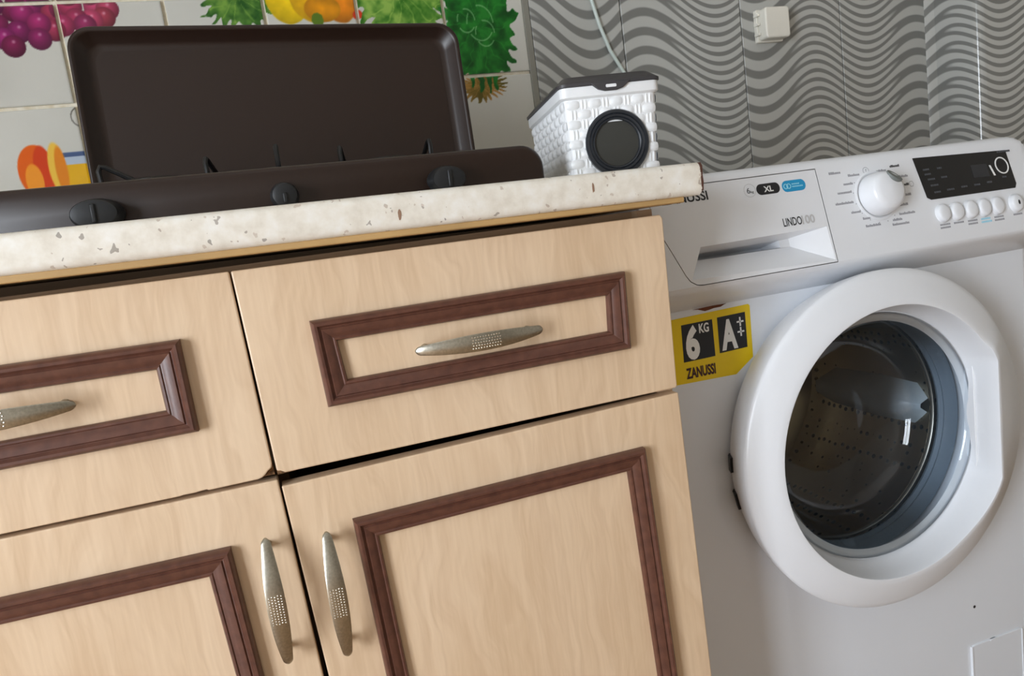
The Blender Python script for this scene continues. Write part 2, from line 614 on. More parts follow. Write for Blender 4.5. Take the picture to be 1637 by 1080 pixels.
    for (cx, cz, rx, rz, c) in ((-0.290, 0.186, 0.026, 0.040, (226, 96, 18)), (-0.281, 0.188, 0.013, 0.036, (212, 62, 16)), (-0.296, 0.172, 0.012, 0.026, (240, 150, 40)), (-0.262, 0.189, 0.012, 0.038, (236, 190, 70)), (-0.257, 0.185, 0.008, 0.036, (224, 130, 24))):
        rr = np.hypot((x - cx) / rx, (z - cz) / rz)
        put(soft((1 - rr) * rx, 0.0015), c)
    # pencil-like curl behind the hob lid
    d = np.abs(np.hypot(x + 0.214, z - 0.262) - 0.015)
    put(soft(0.0009 - d, 0.001) * 0.8, (70, 66, 58))
    return np.clip(col, 0, 255)


def to_lin(c):
    c = c / 255.0
    return np.where(c <= 0.04045, c / 12.92, ((c + 0.055) / 1.055) ** 2.4)


def make_tile(i, j, fine):
    x0, z0 = TX0 + i * TS, TZ0 + j * TS
    g = 0.003
    a0, a1, c0, c1 = x0 + g, x0 + TS - g, z0 + g, z0 + TS - g
    n = 100 if fine else 6
    xs = np.linspace(a0, a1, n + 1)
    zs = np.linspace(c0, c1, n + 1)
    X, Z = np.meshgrid(xs, zs)
    eb = 0.0018
    edge = np.minimum(np.minimum(X - a0, a1 - X), np.minimum(Z - c0, c1 - Z))
    Y = TY + np.where(edge < eb, 0.0012 * (1 - edge / eb) ** 2, 0) + 0.0003 * ((i * 7 + j * 3) % 3 - 1)
    verts = np.stack([X, Y, Z], -1).reshape(-1, 3)
    idx = np.arange((n + 1) ** 2).reshape(n + 1, n + 1)
    q = np.stack([idx[:-1, :-1], idx[:-1, 1:], idx[1:, 1:], idx[1:, :-1]], -1).reshape(-1, 4)
    faces = q.tolist()
    vl = verts.tolist()
    rim = [int(v) for v in list(idx[0, :]) + list(idx[1:, -1]) + list(idx[-1, :-1][::-1]) + list(idx[1:-1, 0][::-1])]
    base = len(vl)
    for v in rim:
        vl.append([vl[v][0], BACK + 0.001, vl[v][2]])
    m_ = len(rim)
    for a in range(m_):
        b = (a + 1) % m_
        faces.append([rim[a], base + a, base + b, rim[b]])
    org = Vector(((a0 + a1) / 2, TY, (c0 + c1) / 2))
    vl = [(v[0] - org.x, v[1] - org.y, v[2] - org.z) for v in vl]
    me = bpy.data.meshes.new('tile')
    me.from_pydata(vl, [], faces)
    col = np.ones((len(vl), 4), np.float32)
    c = to_lin(mural(X, Z)).reshape(-1, 3)
    col[:base, :3] = c
    col[base:, :3] = to_lin(np.array([200.0, 196, 186]))
    ca = me.color_attributes.new('print', 'FLOAT_COLOR', 'POINT')
    ca.data.foreach_set('color', col.ravel())
    me.materials.append(M['tile'])
    for p in me.polygons:
        p.use_smooth = True
    me.set_sharp_from_angle(angle=math.radians(50))
    o = bpy.data.objects.new('tile', me)
    o.location = org
    C.objects.link(o)
    o.parent = wall
    return o


for j in range(-2, 3):
    for i in range(-4, 5):
        make_tile(i, j, (j in (-1, 0, 1) and i >= -1 and not (j == -1 and 0 < i < 4)))

XT = TX0 + 5 * TS          # right end of the tiling
struct(obj('trim_1', prism_xz(B(), [(XT - 0.003, FLOOR), (XT + 0.009, FLOOR), (XT + 0.009, CEIL), (XT - 0.003, CEIL)], TY - 0.0015, BACK), 'trim', bevel=0.001))

# --- PVC wall panels with printed waves
PANELS = [(XT + 0.009, 0.7236, wave_mat('wave_a', 0.515, 0.29, A=0.042, dz=0.01, wide=0.64)),
          (0.7236, 0.9870, wave_mat('wave_b', 0.768, 0.33, A=0.040, wide=0.745)),
          (0.9870, 1.2300, wave_mat('wave_c', 1.160, 0.27, A=0.030, dz=0.008, wide=1.02)),
          (1.2300, 1.4750, wave_mat('wave_c2', 1.160, 0.27, A=0.027, dz=0.008, wide=1.46))]
for a, b, mt in PANELS:
    obj('wall_panel', prism_xz(B(), [(a + 0.0008, FLOOR), (b - 0.0008, FLOOR), (b - 0.0008, CEIL), (a + 0.0008, CEIL)], 0.683, BACK + 0.002), mt, wall, bevel=0.0015)
# boxed-in column at the end of the wall, clad in the same print
CX, CY = 1.468, 0.565
bm = B()
pts = [(CX, 0.6825), (CX, CY + 0.018)]
for i in range(1, 7):
    t = PI + 0.5 * PI * i / 6
    pts.append((CX + 0.018 + 0.018 * math.cos(t), CY + 0.018 + 0.018 * math.sin(t)))
pts += [(RIGHT, CY), (RIGHT, 0.6825)]
prism(bm, pts, lambda x, y: (x, y, FLOOR), lambda x, y: (x, y, CEIL))
k_col = wave_mat('wave_column', 1.775, 0.26, A=0.024, P=0.036, wide=1.80, LW=0.36)
k_col.node_tree.nodes['Principled BSDF'].inputs['Roughness'].default_value = 0.16
col_wall = struct(obj('wall_column', bm, k_col, smooth=40))
bm = B()
prism(bm, [(CX - 0.014, 0.6835), (CX - 0.010, 0.679), (CX - 0.003, 0.672), (CX + 0.001, 0.668), (CX + 0.001, 0.6835)], lambda x, y: (x, y, FLOOR), lambda x, y: (x, y, CEIL))
struct(obj('trim_2', bm, k_col, smooth=60))

# ------------------------------------------------------------------ base cabinet
W = 0.3805
cab = thing('base_cabinet', 'pale beech kitchen base cabinet with two drawers over two doors, brown moulding frames', 'cabinet', (0, 0.28, FLOOR))
bm = B()
for (a, b, c, d, e, f) in ((-0.383, -0.367, 0.019, 0.56, FLOOR, 0.004), (0.365, 0.381, 0.019, 0.56, FLOOR, 0.004), (-0.008, 0.008, 0.070, 0.545, FLOOR + 0.08, 0.004),
                          (-0.383, 0.381, 0.545, 0.56, FLOOR, 0.004), (-0.367, 0.365, 0.021, 0.545, FLOOR + 0.08, FLOOR + 0.096), (-0.367, 0.365, 0.06, 0.075, FLOOR, FLOOR + 0.08),
                          (-0.367, 0.365, 0.130, 0.150, -0.186, -0.160), (-0.367, 0.365, 0.03, 0.545, -0.01, 0.004)):
    box(bm, a, b, c, d, e, f)
prism_xz(bm, [(-0.383, -0.01), (0.381, -0.01), (0.381, 0.0050), (-0.383, 0.0150)], 0.160, 0.175)
obj('carcass', bm, 'carcass', cab, smooth=0)
obj('side_panel', box(B(), 0.3665, 0.3825, 0.018, 0.56, FLOOR, -0.0060), 'wood', cab, smooth=0)


def front(name, pts):
    bm = prism_xz(B(), pts, 0.0, 0.0165)
    return obj(name, bm, 'wood', cab, smooth=0, bevel=0.0012)


PROF = [(0.0, 0.0), (0.0, 0.0055), (0.05, 0.0085), (0.14, 0.0102), (0.25, 0.0100), (0.33, 0.0078), (0.38, 0.0074), (0.43, 0.0086), (0.6, 0.0080), (0.76, 0.0058), (0.82, 0.0054), (0.87, 0.0062), (0.95, 0.0058), (1.0, 0.0036), (1.0, 0.0)]


def moulding(parent, out, wid):
    """Four mitred strips round the quad out (tl tr br bl), strip width wid."""
    n = 4
    cx = sum(p[0] for p in out) / 4
    cz = sum(p[1] for p in out) / 4
    inn = [(p[0] + (wid if p[0] < cx else -wid), p[1] + (wid if p[1] < cz else -wid)) for p in out]
    for i in range(n):
        j = (i + 1) % n
        bm = B()
        loops = []
        for (o_, i_) in ((out[i], inn[i]), (out[j], inn[j])):
            loops.append([(o_[0] + (i_[0] - o_[0]) * s, 0.0002 - h, o_[1] + (i_[1] - o_[1]) * s) for s, h in PROF])
        loft(bm, loops, True, True, True)
        obj('moulding_strip', bm, 'mould', parent, smooth=32)


def handle(parent, cx, cz, length, vertical):
    """Bowed lens-shaped pull on two posts with a dimpled grip."""
    bm = B()
    N = 26
    hw = 0.0076

    def P(s, w, d):          # s along, w across, d towards the room
        return (cx + w, -d, cz + s) if vertical else (cx + s, -d, cz + w)

    loops = []
    bow = lambda t: 0.013 + 0.013 * (1 - t * t) ** 0.9
    for i in range(N + 1):
        t = math.sin(PI * (i / N - 0.5))
        w = 0.0034 + (hw - 0.0034) * (1 - abs(t) ** 1.9)
        if abs(t) > 0.93:
            w *= math.sqrt(max(0.02, 1 - ((abs(t) - 0.93) / 0.0705) ** 2))
        d = bow(t)
        s = t * length / 2
        cr = 0.0006
        loops.append([P(s, -w, d), P(s, -w * 0.85, d + cr), P(s, 0, d + cr * 1.7), P(s, w * 0.85, d + cr), P(s, w, d), P(s, w * 0.8, d - 0.0014), P(s, -w * 0.8, d - 0.0014)])
    loft(bm, loops, True, True, True)
    for sg in (-1, 1):
        a = sg * length * 0.41
        lathe(bm, [(0.0036, 0.0), (0.0030, 0.004), (0.0028, bow(sg * 0.82))], P(a, 0, 0), (0, -1, 0), 12, True, True)
    h = obj('handle', bm, 'nickel', parent, smooth=50)
    bm = B()
    for a in range(11):
        for b in range(-2, 3):
            s = (-0.18 + a * 0.042) * length / 2 * (-1 if vertical else 1) + (b % 2) * 0.0006
            t = s / (length / 2)
            w = b * 0.0024
            if abs(w) > 0.0062:
                continue
            lathe(bm, [(0.00085, 0.0), (0.0006, 0.0005), (0.0, 0.0007)], P(s, w, bow(t) + 0.0008 - 0.00012 * abs(b)), (0, -1, 0), 6)
    obj('grip_dots', bm, M['dots'], parent, smooth=0)
    return h


M['dots'] = plain('bright_dots', (236, 232, 222), 0.25, metal=1)
# right drawer
dr = front('drawer_front', [(-0.0045, 0.0), (0.379, -0.0025), (0.3815, -0.006), (0.3785, -0.1690), (0.3765, -0.1700), (0.0080, -0.1698), (0.0045, -0.1676), (0.0016, -0.1672)])
moulding(dr, [(0.0478, -0.0487), (0.3332, -0.0494), (0.3310, -0.1220), (0.0508, -0.1216)], 0.0195)
handle(dr, 0.1860, -0.0875, 0.1155, False)
# left drawer, its lower corner broken off
chip = [(-0.0012, -0.160), (-0.0020, -0.1635), (-0.0052, -0.1655), (-0.0078, -0.1682), (-0.0105, -0.1700), (-0.014, -0.1708)]
dl = front('drawer_front', [(-0.377, 0.003), (-0.0060, 0.0)] + chip + [(-0.052, -0.1709), (-0.0535, -0.1700), (-0.0585, -0.1702), (-0.062, -0.1706), (-0.071, -0.1704), (-0.074, -0.1708), (-0.377, -0.1690)])
moulding(dl, [(-0.3320, -0.0420), (-0.0505, -0.0465), (-0.0497, -0.1206), (-0.3330, -0.1206)], 0.0205)
handle(dl, -0.1850, -0.0810, 0.1155, False)
obj('chipped_corner', prism_xz(B(), [(-0.0014, -0.158)] + [(x - 0.0005, z + 0.0005) for x, z in chip] + [(-0.0125, -0.1710), (-0.0006, -0.1710)], 0.006, 0.0160), 'core', dl, smooth=0)
obj('chipped_edge', prism_xz(B(), [(0.0014, -0.166), (0.0045, -0.1670), (0.0085, -0.1692), (0.014, -0.1693), (0.016, -0.1704), (0.0018, -0.1706)], 0.002, 0.0158), 'core', dr, smooth=0)
# right door, hung a little low at its free edge
dR = front('door', [(0.0030, -0.1808), (0.3790, -0.1750), (0.3838, -0.480), (0.3900, -0.770), (0.0270, -0.770), (0.0122, -0.3563)])
moulding(dR, [(0.0545, -0.2220), (0.3340, -0.2200), (0.3500, -0.7200), (0.0730, -0.7200)], 0.0195)
handle(dR, 0.0312, -0.2796, 0.1125, True)
# left door
dL = front('door', [(-0.377, -0.1725), (0.0010, -0.1745), (0.0076, -0.3546), (0.0210, -0.770), (-0.377, -0.770)])
moulding(dL, [(-0.3320, -0.2150), (-0.0443, -0.2205), (-0.0200, -0.7200), (-0.3320, -0.7200)], 0.0200)
handle(dL, -0.0165, -0.2719, 0.1110, True)

# ------------------------------------------------------------------ worktop (sags slightly to the right)
TILT = 0.0132
CT0 = 0.0462


def ctz(x):
    return CT0 - TILT * x


ct = tag(bpy.data.objects.new('countertop', None), 'cream speckled laminate worktop with rounded front edge and chipped raw end', 'countertop')
C.objects.link(ct)
ct.location = (0, 0, CT0)
ct.rotation_euler = (0, TILT, 0)
prof = []
r = 0.007
for (cy, cz, a) in ((-0.02 + r, -r, 0.5 * PI), (-0.02 + r, -0.0300 + r, PI)):
    for i in range(7):
        t = a + 0.5 * PI * i / 6
        prof.append((cy + r * math.cos(t), cz + r * math.sin(t)))
prof += [(0.60, -0.0300), (0.60, 0.0)]
xs = [-0.40] + [-0.40 + 0.8145 * i / 60 for i in range(1, 61)]
bm = loft(B(), [[(x, y, z) for y, z in prof] for x in xs], True, True, True)
obj('slab', bm, 'counter', ct, local=True, smooth=30)
obj('edge_backing', box(B(), -0.40, 0.398, -0.0150, 0.56, -0.0352, -0.0296), 'tan', ct, local=True, bevel=0.001)
bm = B()
pe = [(-0.0205, -0.004), (-0.018, -0.0005), (0.03, 0.0004), (0.60, 0.0002), (0.60, -0.0300), (-0.012, -0.0298), (-0.0195, -0.026), (-0.0208, -0.018), (-0.0198, -0.012)]
prism(bm, pe, lambda y, z: (0.4140, y, z), lambda y, z: (0.4162, y, z))
obj('raw_edge', bm, 'rawedge', ct, local=True, smooth=0)
# knocked spots on the front edge
for (cx_, cz_, s_) in ((0.305, -0.013, 1.0), (0.132, -0.018, 1.2)):
    pts = [(cx_ + 0.0016 * s_ * math.cos(a) * (0.5 + 0.5 * random.random()), cz_ + 0.0055 * s_ * math.sin(a) * (0.6 + 0.4 * random.random())) for a in [2 * PI * i / 9 for i in range(9)]]
    obj('chip_mark', prism_xz(B(), pts, -0.0203, -0.0195), plain('chip_mark', (150, 118, 96), 0.9), ct, local=True, smooth=0)

# ------------------------------------------------------------------ table-top gas hob with raised lid
SX = 0.0635
st = thing('gas_hob', 'dark brown table-top gas hob with raised lid standing on the worktop', 'gas hob', (SX, 0.20, ctz(SX)), (0, TILT, 0))
SF, SB, SH, HW = -0.125, 0.13, 0.0405, 0.2355
# body: rounded in elevation, lip rounded front and back
loops = []
for (y, ins) in ((SF + 0.004, 0.004), (SF + 0.0012, 0.0012), (SF, 0.0)):
    pass
ring = lambda ins: rrect(-HW - 0.045 + ins, HW - ins, 0.005, SH - ins, 0.022, 8, (0, 0, 1, 1))
seq = [(SF, 0.0045), (SF + 0.0012, 0.0020), (SF + 0.004, 0.0006), (SF + 0.008, 0.0), (SB - 0.008, 0.0), (SB - 0.002, 0.002), (SB, 0.0045)]
bm = loft(B(), [[(x, y, z) for x, z in ring(i)] for y, i in seq], True, True, True)
obj('body', bm, 'enamel', st, local=True, smooth=40)
for sx_ in (-1.2, 1):
    for y in (SF + 0.03, SB - 0.03):
        obj('foot', lathe(B(), [(0.010, 0.0), (0.011, 0.003), (0.009, 0.0055)], (sx_ * 0.2, y, 0.0), (0, 0, 1), 16, True, True), 'black_plastic', st, local=True)


def knob(x, rx, rz, big):
    z = 0.0135
    bm = B()
    loops = []
    for (f, d) in ((1.0, 0.0), (1.0, 0.004), (0.93, 0.006), (0.88, 0.015), (0.82, 0.0175), (0.6, 0.0185)):
        loops.append([(x + rx * f * math.cos(2 * PI * i / 28), SF - d, z + rz * f * math.sin(2 * PI * i / 28)) for i in range(28)])
    loft(bm, loops, True, True, True)
    kk = obj('knob', bm, 'black_plastic', st, local=True, smooth=40)
    b2 = B()
    box(b2, x - 0.0020, x + 0.0020, SF - 0.0205, SF - 0.017, z - rz * 0.6, z + rz * (0.6 if big else 0.15))
    obj('grip_bar', b2, 'black_plastic', kk, local=True, bevel=0.0012)


knob(-0.1665, 0.021, 0.0130, True)
knob(-0.0158, 0.0125, 0.0120, False)
knob(0.1330, 0.0185, 0.0132, True)


def pan_support(cx, cy, prongs):
    rr = 0.045
    s = obj('pan_support', tube(B(), [(cx + rr * math.cos(2 * PI * i / 32), cy + rr * math.sin(2 * PI * i / 32), SH + 0.0022) for i in range(33)], 0.0022, 6), 'wire', st, local=True)
    for px, py, dx, dy, arm in prongs:
        d = Vector((dx, dy, 0)).normalized()
        at = lambda q, z: (px + d.x * q, py + d.y * q, SH + z)
        obj('prong', tube(B(), [at(0.004, 0.001), at(0.0, 0.008), at(-0.001, 0.024), at(0.0015, 0.0285), at(0.006, 0.0275), at(arm, 0.0275 - 0.5 * arm)], 0.0026, 8), 'wire', s, local=True)


for bx, pr, br in ((-0.1335, [(-0.1825, 0.0, 1, 0.1, 0.032), (-0.0845, 0.0, 0.30, 1, 0.035)], 0.034), (-0.0157, [(-0.0150, -0.046, 0.02, 1, 0.035)], 0.024), (0.0995, [(0.0510, 0.0, 0.22, 1, 0.03), (0.1500, 0.0, -0.12, 1, 0.035)], 0.034)):
    pan_support(bx, 0.0, pr)
    bm = lathe(B(), [(br, 0.0), (br, 0.006), (br * 0.8, 0.008), (br * 0.8, 0.011), (br * 0.72, 0.0125), (0.0, 0.013)], (bx, 0.0, SH), (0, 0, 1), 32)
    obj('burner', bm, 'wire', st, local=True)
# lid: shallow enamel tray hinged at the back, leaning a few degrees
LH, LL, LR = 0.196, -0.2140, 0.2340
lean = math.radians(6)


def lp(x, h, d):
    """x across, h up the lid, d towards the room."""
    h *= 1 - 0.055 * (x - LL) / (LR - LL)
    return (x, SB - 0.004 + h * math.sin(lean) - d * math.cos(lean), SH + 0.004 + h * math.cos(lean) - d * math.sin(lean) * -1)


lid_out = lambda ins, rr: rrect(LL + ins, LR - ins, -0.004 + ins, LH - ins, rr, 10, (1, 1, 1, 1))
seq = [(0.0, 0.026, -0.002), (0.0, 0.026, 0.0145), (0.0012, 0.026, 0.0158), (0.0035, 0.024, 0.0160), (0.0060, 0.022, 0.0140), (0.014, 0.018, 0.0030), (0.019, 0.015, 0.0006), (0.024, 0.012, 0.0)]
bm = loft(B(), [[lp(x, h, d) for x, h in lid_out(i, rr)] for i, rr, d in seq], True, True, True)
lid_ = obj('lid', bm, 'enamel', st, local=True, smooth=50)
bm = prism(B(), lid_out(0.0235, 0.013), lambda x, h: lp(x, h, 0.0009), lambda x, h: lp(x, h, -0.0005))
obj('lid_panel', bm, 'enamel', lid_, local=True, smooth=0)
for hx in (-0.15, 0.16):
    obj('hinge', tube(B(), [(hx - 0.015, SB - 0.002, SH + 0.002), (hx + 0.015, SB - 0.002, SH + 0.002)], 0.004, 10), 'wire', st, local=True)

# ------------------------------------------------------------------ woven white box with charcoal lid
BXW, BXD, BXH = 0.0985, 0.19, 0.0925
ang = math.radians(-9.6)
bx0 = Vector((0.3300, 0.085, ctz(0.33) + 0.0006))
bxr = thing('storage_box', 'small white woven plastic box with charcoal lid and round black porthole on the worktop', 'storage box', bx0, (0, TILT, ang))
bm = B()
tp = 0.004      # slight taper to the foot
foot = rrect(tp, BXW - tp, tp, BXD - tp, 0.006, 4)
top = rrect(0, BXW, 0, BXD, 0.007, 4)
loft(bm, [[(x, y, 0) for x, y in foot], [(x, y, BXH - 0.010) for x, y in top]], True, True, True)
obj('body', bm, 'white_plastic', bxr, local=True, smooth=40)
bm = B()
loft(bm, [[(x, y, BXH - 0.0125) for x, y in rrect(-0.0005, BXW + 0.0005, -0.0005, BXD + 0.0005, 0.007, 4)], [(x, y, BXH - 0.0105) for x, y in rrect(-0.003, BXW + 0.003, -0.003, BXD + 0.003, 0.008, 4)],
          [(x, y, BXH - 0.001) for x, y in rrect(-0.003, BXW + 0.003, -0.003, BXD + 0.003, 0.008, 4)], [(x, y, BXH) for x, y in rrect(-0.001, BXW + 0.001, -0.001, BXD + 0.001, 0.008, 4)]], True, True, True)
obj('rim', bm, 'white_plastic', bxr, local=True, smooth=40)


def pillow(bm, f, cu, cz, wu, wz, h, n=5):
    """A bulging pad on a face; f(u,z,out)->3D."""
    vv = []
    for i in range(n + 1):
        row = []
        for j in range(n + 1):
            a, b = -1 + 2 * i / n, -1 + 2 * j / n
            k_ = max(0.0, 1 - abs(a) ** 3) ** 0.6 * max(0.0, 1 - abs(b) ** 3) ** 0.6
            row.append(bm.verts.new(f(cu + a * wu * (1 - 0.12 * b * b), cz + b * wz * (1 - 0.18 * a * a), h * k_ - 0.0003)))
        vv.append(row)
    for i in range(n):
        for j in range(n):
            bm.faces.new((vv[i][j], vv[i + 1][j], vv[i + 1][j + 1], vv[i][j + 1]))


def weave(f, width, z0, z1, nu, nz, skip=None):
    bm = B()
    cu, cz = width / nu, (z1 - z0) / nz
    for i in range(nu):
        for j in range(nz):
            u, z = (i + 0.5) * cu, z0 + (j + 0.5) * cz
            if skip and skip(u, z):
                continue
            if (i + j) % 2:
                pillow(bm, f, u, z, cu * 0.66, cz * 0.50, 0.0020)
            else:
                for s in (-1, 1):
                    pillow(bm, f, u + s * cu * 0.17, z, cu * 0.13, cz * 0.62, 0.0011, 4)
    return bm


PZ, PU, PR = 0.0300, 0.0520, 0.0335
inset = lambda z: tp * (1 - z / (BXH - 0.010))
ff = lambda u, z, h: (0.004 + u, inset(z) - h, z)
fl = lambda u, z, h: (inset(z) - h, BXD - 0.005 - u, z)
fr_ = lambda u, z, h: (BXW - inset(z) + h, 0.005 + u, z)
obj('woven_front', weave(ff, BXW - 0.008, 0.002, BXH - 0.013, 8, 8, lambda u, z: math.hypot(u + 0.004 - PU, z - PZ) < PR - 0.003), 'white_plastic', bxr, local=True, smooth=60)
obj('woven_side', weave(fl, BXD - 0.01, 0.002, BXH - 0.013, 15, 8), 'white_plastic', bxr, local=True, smooth=60)
obj('woven_side', weave(fr_, BXD - 0.01, 0.002, BXH - 0.013, 15, 8), 'white_plastic', bxr, local=True, smooth=60)
# charcoal lid with catch
bm = B()
loft(bm, [[(x, y, BXH - 0.0005) for x, y in rrect(-0.0045, BXW + 0.0045, -0.0045, BXD + 0.0045, 0.009, 4)], [(x, y, BXH + 0.0025) for x, y in rrect(-0.0045, BXW + 0.0045, -0.0045, BXD + 0.0045, 0.009, 4)],
          [(x, y, BXH + 0.0105) for x, y in rrect(0.004, BXW - 0.004, 0.006, BXD - 0.004, 0.009, 4)]], True, True, True)
lidb = obj('lid', bm, 'charcoal', bxr, local=True, smooth=40)
bm = B()
pts = [(BXW * 0.5 - 0.021, BXH + 0.001), (BXW * 0.5 - 0.013, BXH - 0.0055), (BXW * 0.5 - 0.006, BXH - 0.0075), (BXW * 0.5 + 0.006, BXH - 0.0075), (BXW * 0.5 + 0.013, BXH - 0.0055), (BXW * 0.5 + 0.021, BXH + 0.001)]
prism(bm, pts, lambda x, z: (x, -0.0062, z), lambda x, z: (x, -0.002, z))
obj('catch', bm, 'charcoal', lidb, local=True, bevel=0.0008)
obj('catch_window', prism_xz(B(), rrect(BXW * 0.5 - 0.0055, BXW * 0.5 + 0.0055, BXH - 0.0045, BXH - 0.0015, 0.001, 3), -0.0066, -0.005), 'white_plastic', lidb, local=True, smooth=0)
# porthole: grooved ring round a dark disc
bm = lathe(B(), [(PR, -0.001), (PR, 0.0035), (PR - 0.0012, 0.0048), (PR - 0.0035, 0.0050), (PR - 0.0042, 0.0038), (PR - 0.0052, 0.0048), (PR - 0.0070, 0.0044), (PR - 0.0077, 0.0032), (PR - 0.0086, 0.0040), (PR - 0.0098, 0.0034), (PR - 0.0104, 0.0016), (PR - 0.0108, -0.001)], (PU, inset(PZ), PZ + 0.0035), (0, -1, 0), 56)
obj('porthole_ring', bm, 'ring', bxr, local=True, smooth=35)
obj('porthole_disc', lathe(B(), [(PR - 0.0088, 0.0), (PR - 0.0088, 0.0012), (0.0, 0.0014)], (PU, inset(PZ), PZ + 0.0035), (0, -1, 0), 48), 'disc', bxr, local=True)

# ------------------------------------------------------------------ washing machine
D = 0.1324
XL, XR, ZP = 0.4185, 1.0180, -0.1177
DCX, DCZ = 0.7081, -0.3157
wmr = thing('washing_machine', 'white front-loading washing machine with round glass door beside the cabinet', 'washing machine', (0.711, D + 0.24, FLOOR))
DEPTH = D + 0.47
# painted body with a round opening in its front
bm = B()
NA = 96
hole = [(DCX + 0.166 * math.cos(2 * PI * i / NA), DCZ + 0.166 * math.sin(2 * PI * i / NA)) for i in range(NA)]
zb, zt_ = FLOOR + 0.012, ZP
rr = 0.012


def rect_hit(t):
    c, s = math.cos(t), math.sin(t)
    k1 = ((XR - rr - DCX) if c > 0 else (DCX - XL - rr)) / max(abs(c), 1e-9)
    k2 = ((zt_ - DCZ) if s > 0 else (DCZ - zb)) / max(abs(s), 1e-9)
    k_ = min(k1, k2)
    return DCX + c * k_, DCZ + s * k_


angs = [2 * PI * i / NA for i in range(NA)]
cor = [math.atan2(z - DCZ, x - DCX) % (2 * PI) for x in (XL + rr, XR - rr) for z in (zb, zt_)]
for c in cor:
    i = min(range(NA), key=lambda q: abs(angs[q] - c))
    angs[i] = c
outer = [rect_hit(t) for t in angs]
hole = [(DCX + 0.166 * math.cos(t), DCZ + 0.166 * math.sin(t)) for t in angs]
loft(bm, [[(x, D + 0.02, z) for x, z in hole], [(x, D, z) for x, z in hole], [(x, D, z) for x, z in outer]], True)
# rounded side edges, sides, back
side = []
for sgn, xe in ((-1, XL), (1, XR)):
    pr_ = []
    for i in range(6):
        t = 0.5 * PI * i / 5
        pr_.append((xe - sgn * rr + sgn * rr * math.sin(t), D + rr - rr * math.cos(t)))
    pr_.append((xe, DEPTH))
    loft(bm, [[(x, y, zb) for x, y in pr_], [(x, y, 0.02) for x, y in pr_]], False)
box(bm, XL, XR, DEPTH - 0.001, DEPTH, zb, 0.02)
obj('cabinet_body', bm, 'wm_body', wmr, smooth=40)
obj('top_plate', box(B(), XL, XR, D + 0.03, DEPTH, 0.019, 0.0355), 'wm', wmr, bevel=0.004, seg=3)
for fx in (XL + 0.05, XR - 0.05):
    for fy in (D + 0.06, DEPTH - 0.06):
        obj('foot', lathe(B(), [(0.02, 0.0), (0.02, 0.006), (0.012, 0.014)], (fx, fy, FLOOR), (0, 0, 1), 16, True, True), 'rubber', wmr)

# slanted control panel
PY0, PZ0, PS = 0.095, -0.086, 0.25
pn = Vector((0, -1, PS)).normalized()
pt_up = Vector((0, PS, 1)).normalized()


def pp(x, z, off=0.0):
    return Vector((x, PY0 + (z - PZ0) * PS, z)) + pn * off


def pprism(bm, pts, a, b):
    return prism(bm, pts, lambda x, z: pp(x, z, b), lambda x, z: pp(x, z, a))


DRX0, DRX1, DRZ0, DRZ1 = 0.4340, 0.6620, -0.0868, 0.0245
PX0, PX1 = XL + 0.001, 1.0060
lower = [(D + 0.012, ZP), (D - 0.001, ZP), (0.1020, -0.0965), (0.0972, -0.0920), (0.0952, -0.0885)]
face_top = [pp(0, z).yz for z in (-0.086, -0.05, 0.0, 0.024)]
upper = [(0.1236, 0.0290), (0.1262, 0.0330), (0.1305, 0.0354), (0.1365, 0.0362), (0.165, 0.0362)]
full = lower + [tuple(v) for v in face_top] + upper


def clampz(x, z):
    rr_ = 0.030
    e = PX1 - x
    if e < rr_:
        zm = 0.0362 - (rr_ - math.sqrt(max(0, rr_ * rr_ - (rr_ - e) ** 2)))
        z = min(z, zm)
    return z


xs = [DRX1 + 0.0008, 0.75, 0.85, 0.93] + [PX1 - 0.030 + 0.030 * math.sin(0.5 * PI * i / 8) for i in range(9)]
bm = B()
loft(bm, [[(x, y + (0.10 * (z - clampz(x, z))), clampz(x, z)) for y, z in full] for x in xs], False)
ends = bm.verts[:]
ends.sort(key=lambda v: 0)
last = [v for v in bm.verts if abs(v.co.x - xs[-1]) < 1e-6]
bm.faces.new(last)
# strips above, below and left of the detergent drawer
strips = [(PX0, DRX1 + 0.0008, lower + [tuple(pp(0, DRZ0 - 0.0009).yz)]), (PX0, DRX1 + 0.0008, [tuple(pp(0, DRZ1 + 0.0009).yz)] + upper)]
for a, b, pf in strips:
    loft(bm, [[(x, y, z) for y, z in pf] for x in (a, b)], False)
pf = [tuple(pp(0, z).yz) for z in (DRZ0 - 0.0009, -0.04, DRZ1 + 0.0009)]
loft(bm, [[(x, y, z) for y, z in pf] for x in (PX0, DRX0 - 0.0009)], False)
fill = [(DRX0 - 0.0010, -0.012), (0.4466, -0.0455), (0.4581, -0.0750), (0.4622, -0.0818), (0.4694, DRZ0 + 0.0002), (0.4750, DRZ0 - 0.0009), (DRX0 - 0.0010, DRZ0 - 0.0009)]
bm.faces.new([bm.verts.new(pp(x, z)) for x, z in fill])
pan = obj('control_panel', bm, 'wm', wmr, smooth=40)
bm = B()
loft(bm, [[pp(PX0 + 0.002, -0.092, -0.0650), pp(DRX1 + 0.002, -0.092, -0.0650)], [pp(PX0 + 0.002, 0.028, -0.0650), pp(DRX1 + 0.002, 0.028, -0.0650)]], False)
obj('drawer_back', bm, 'wm', wmr, smooth=0)

# detergent drawer front: plate with a scooped grip
bm = B()
n_ = 10
outer = []
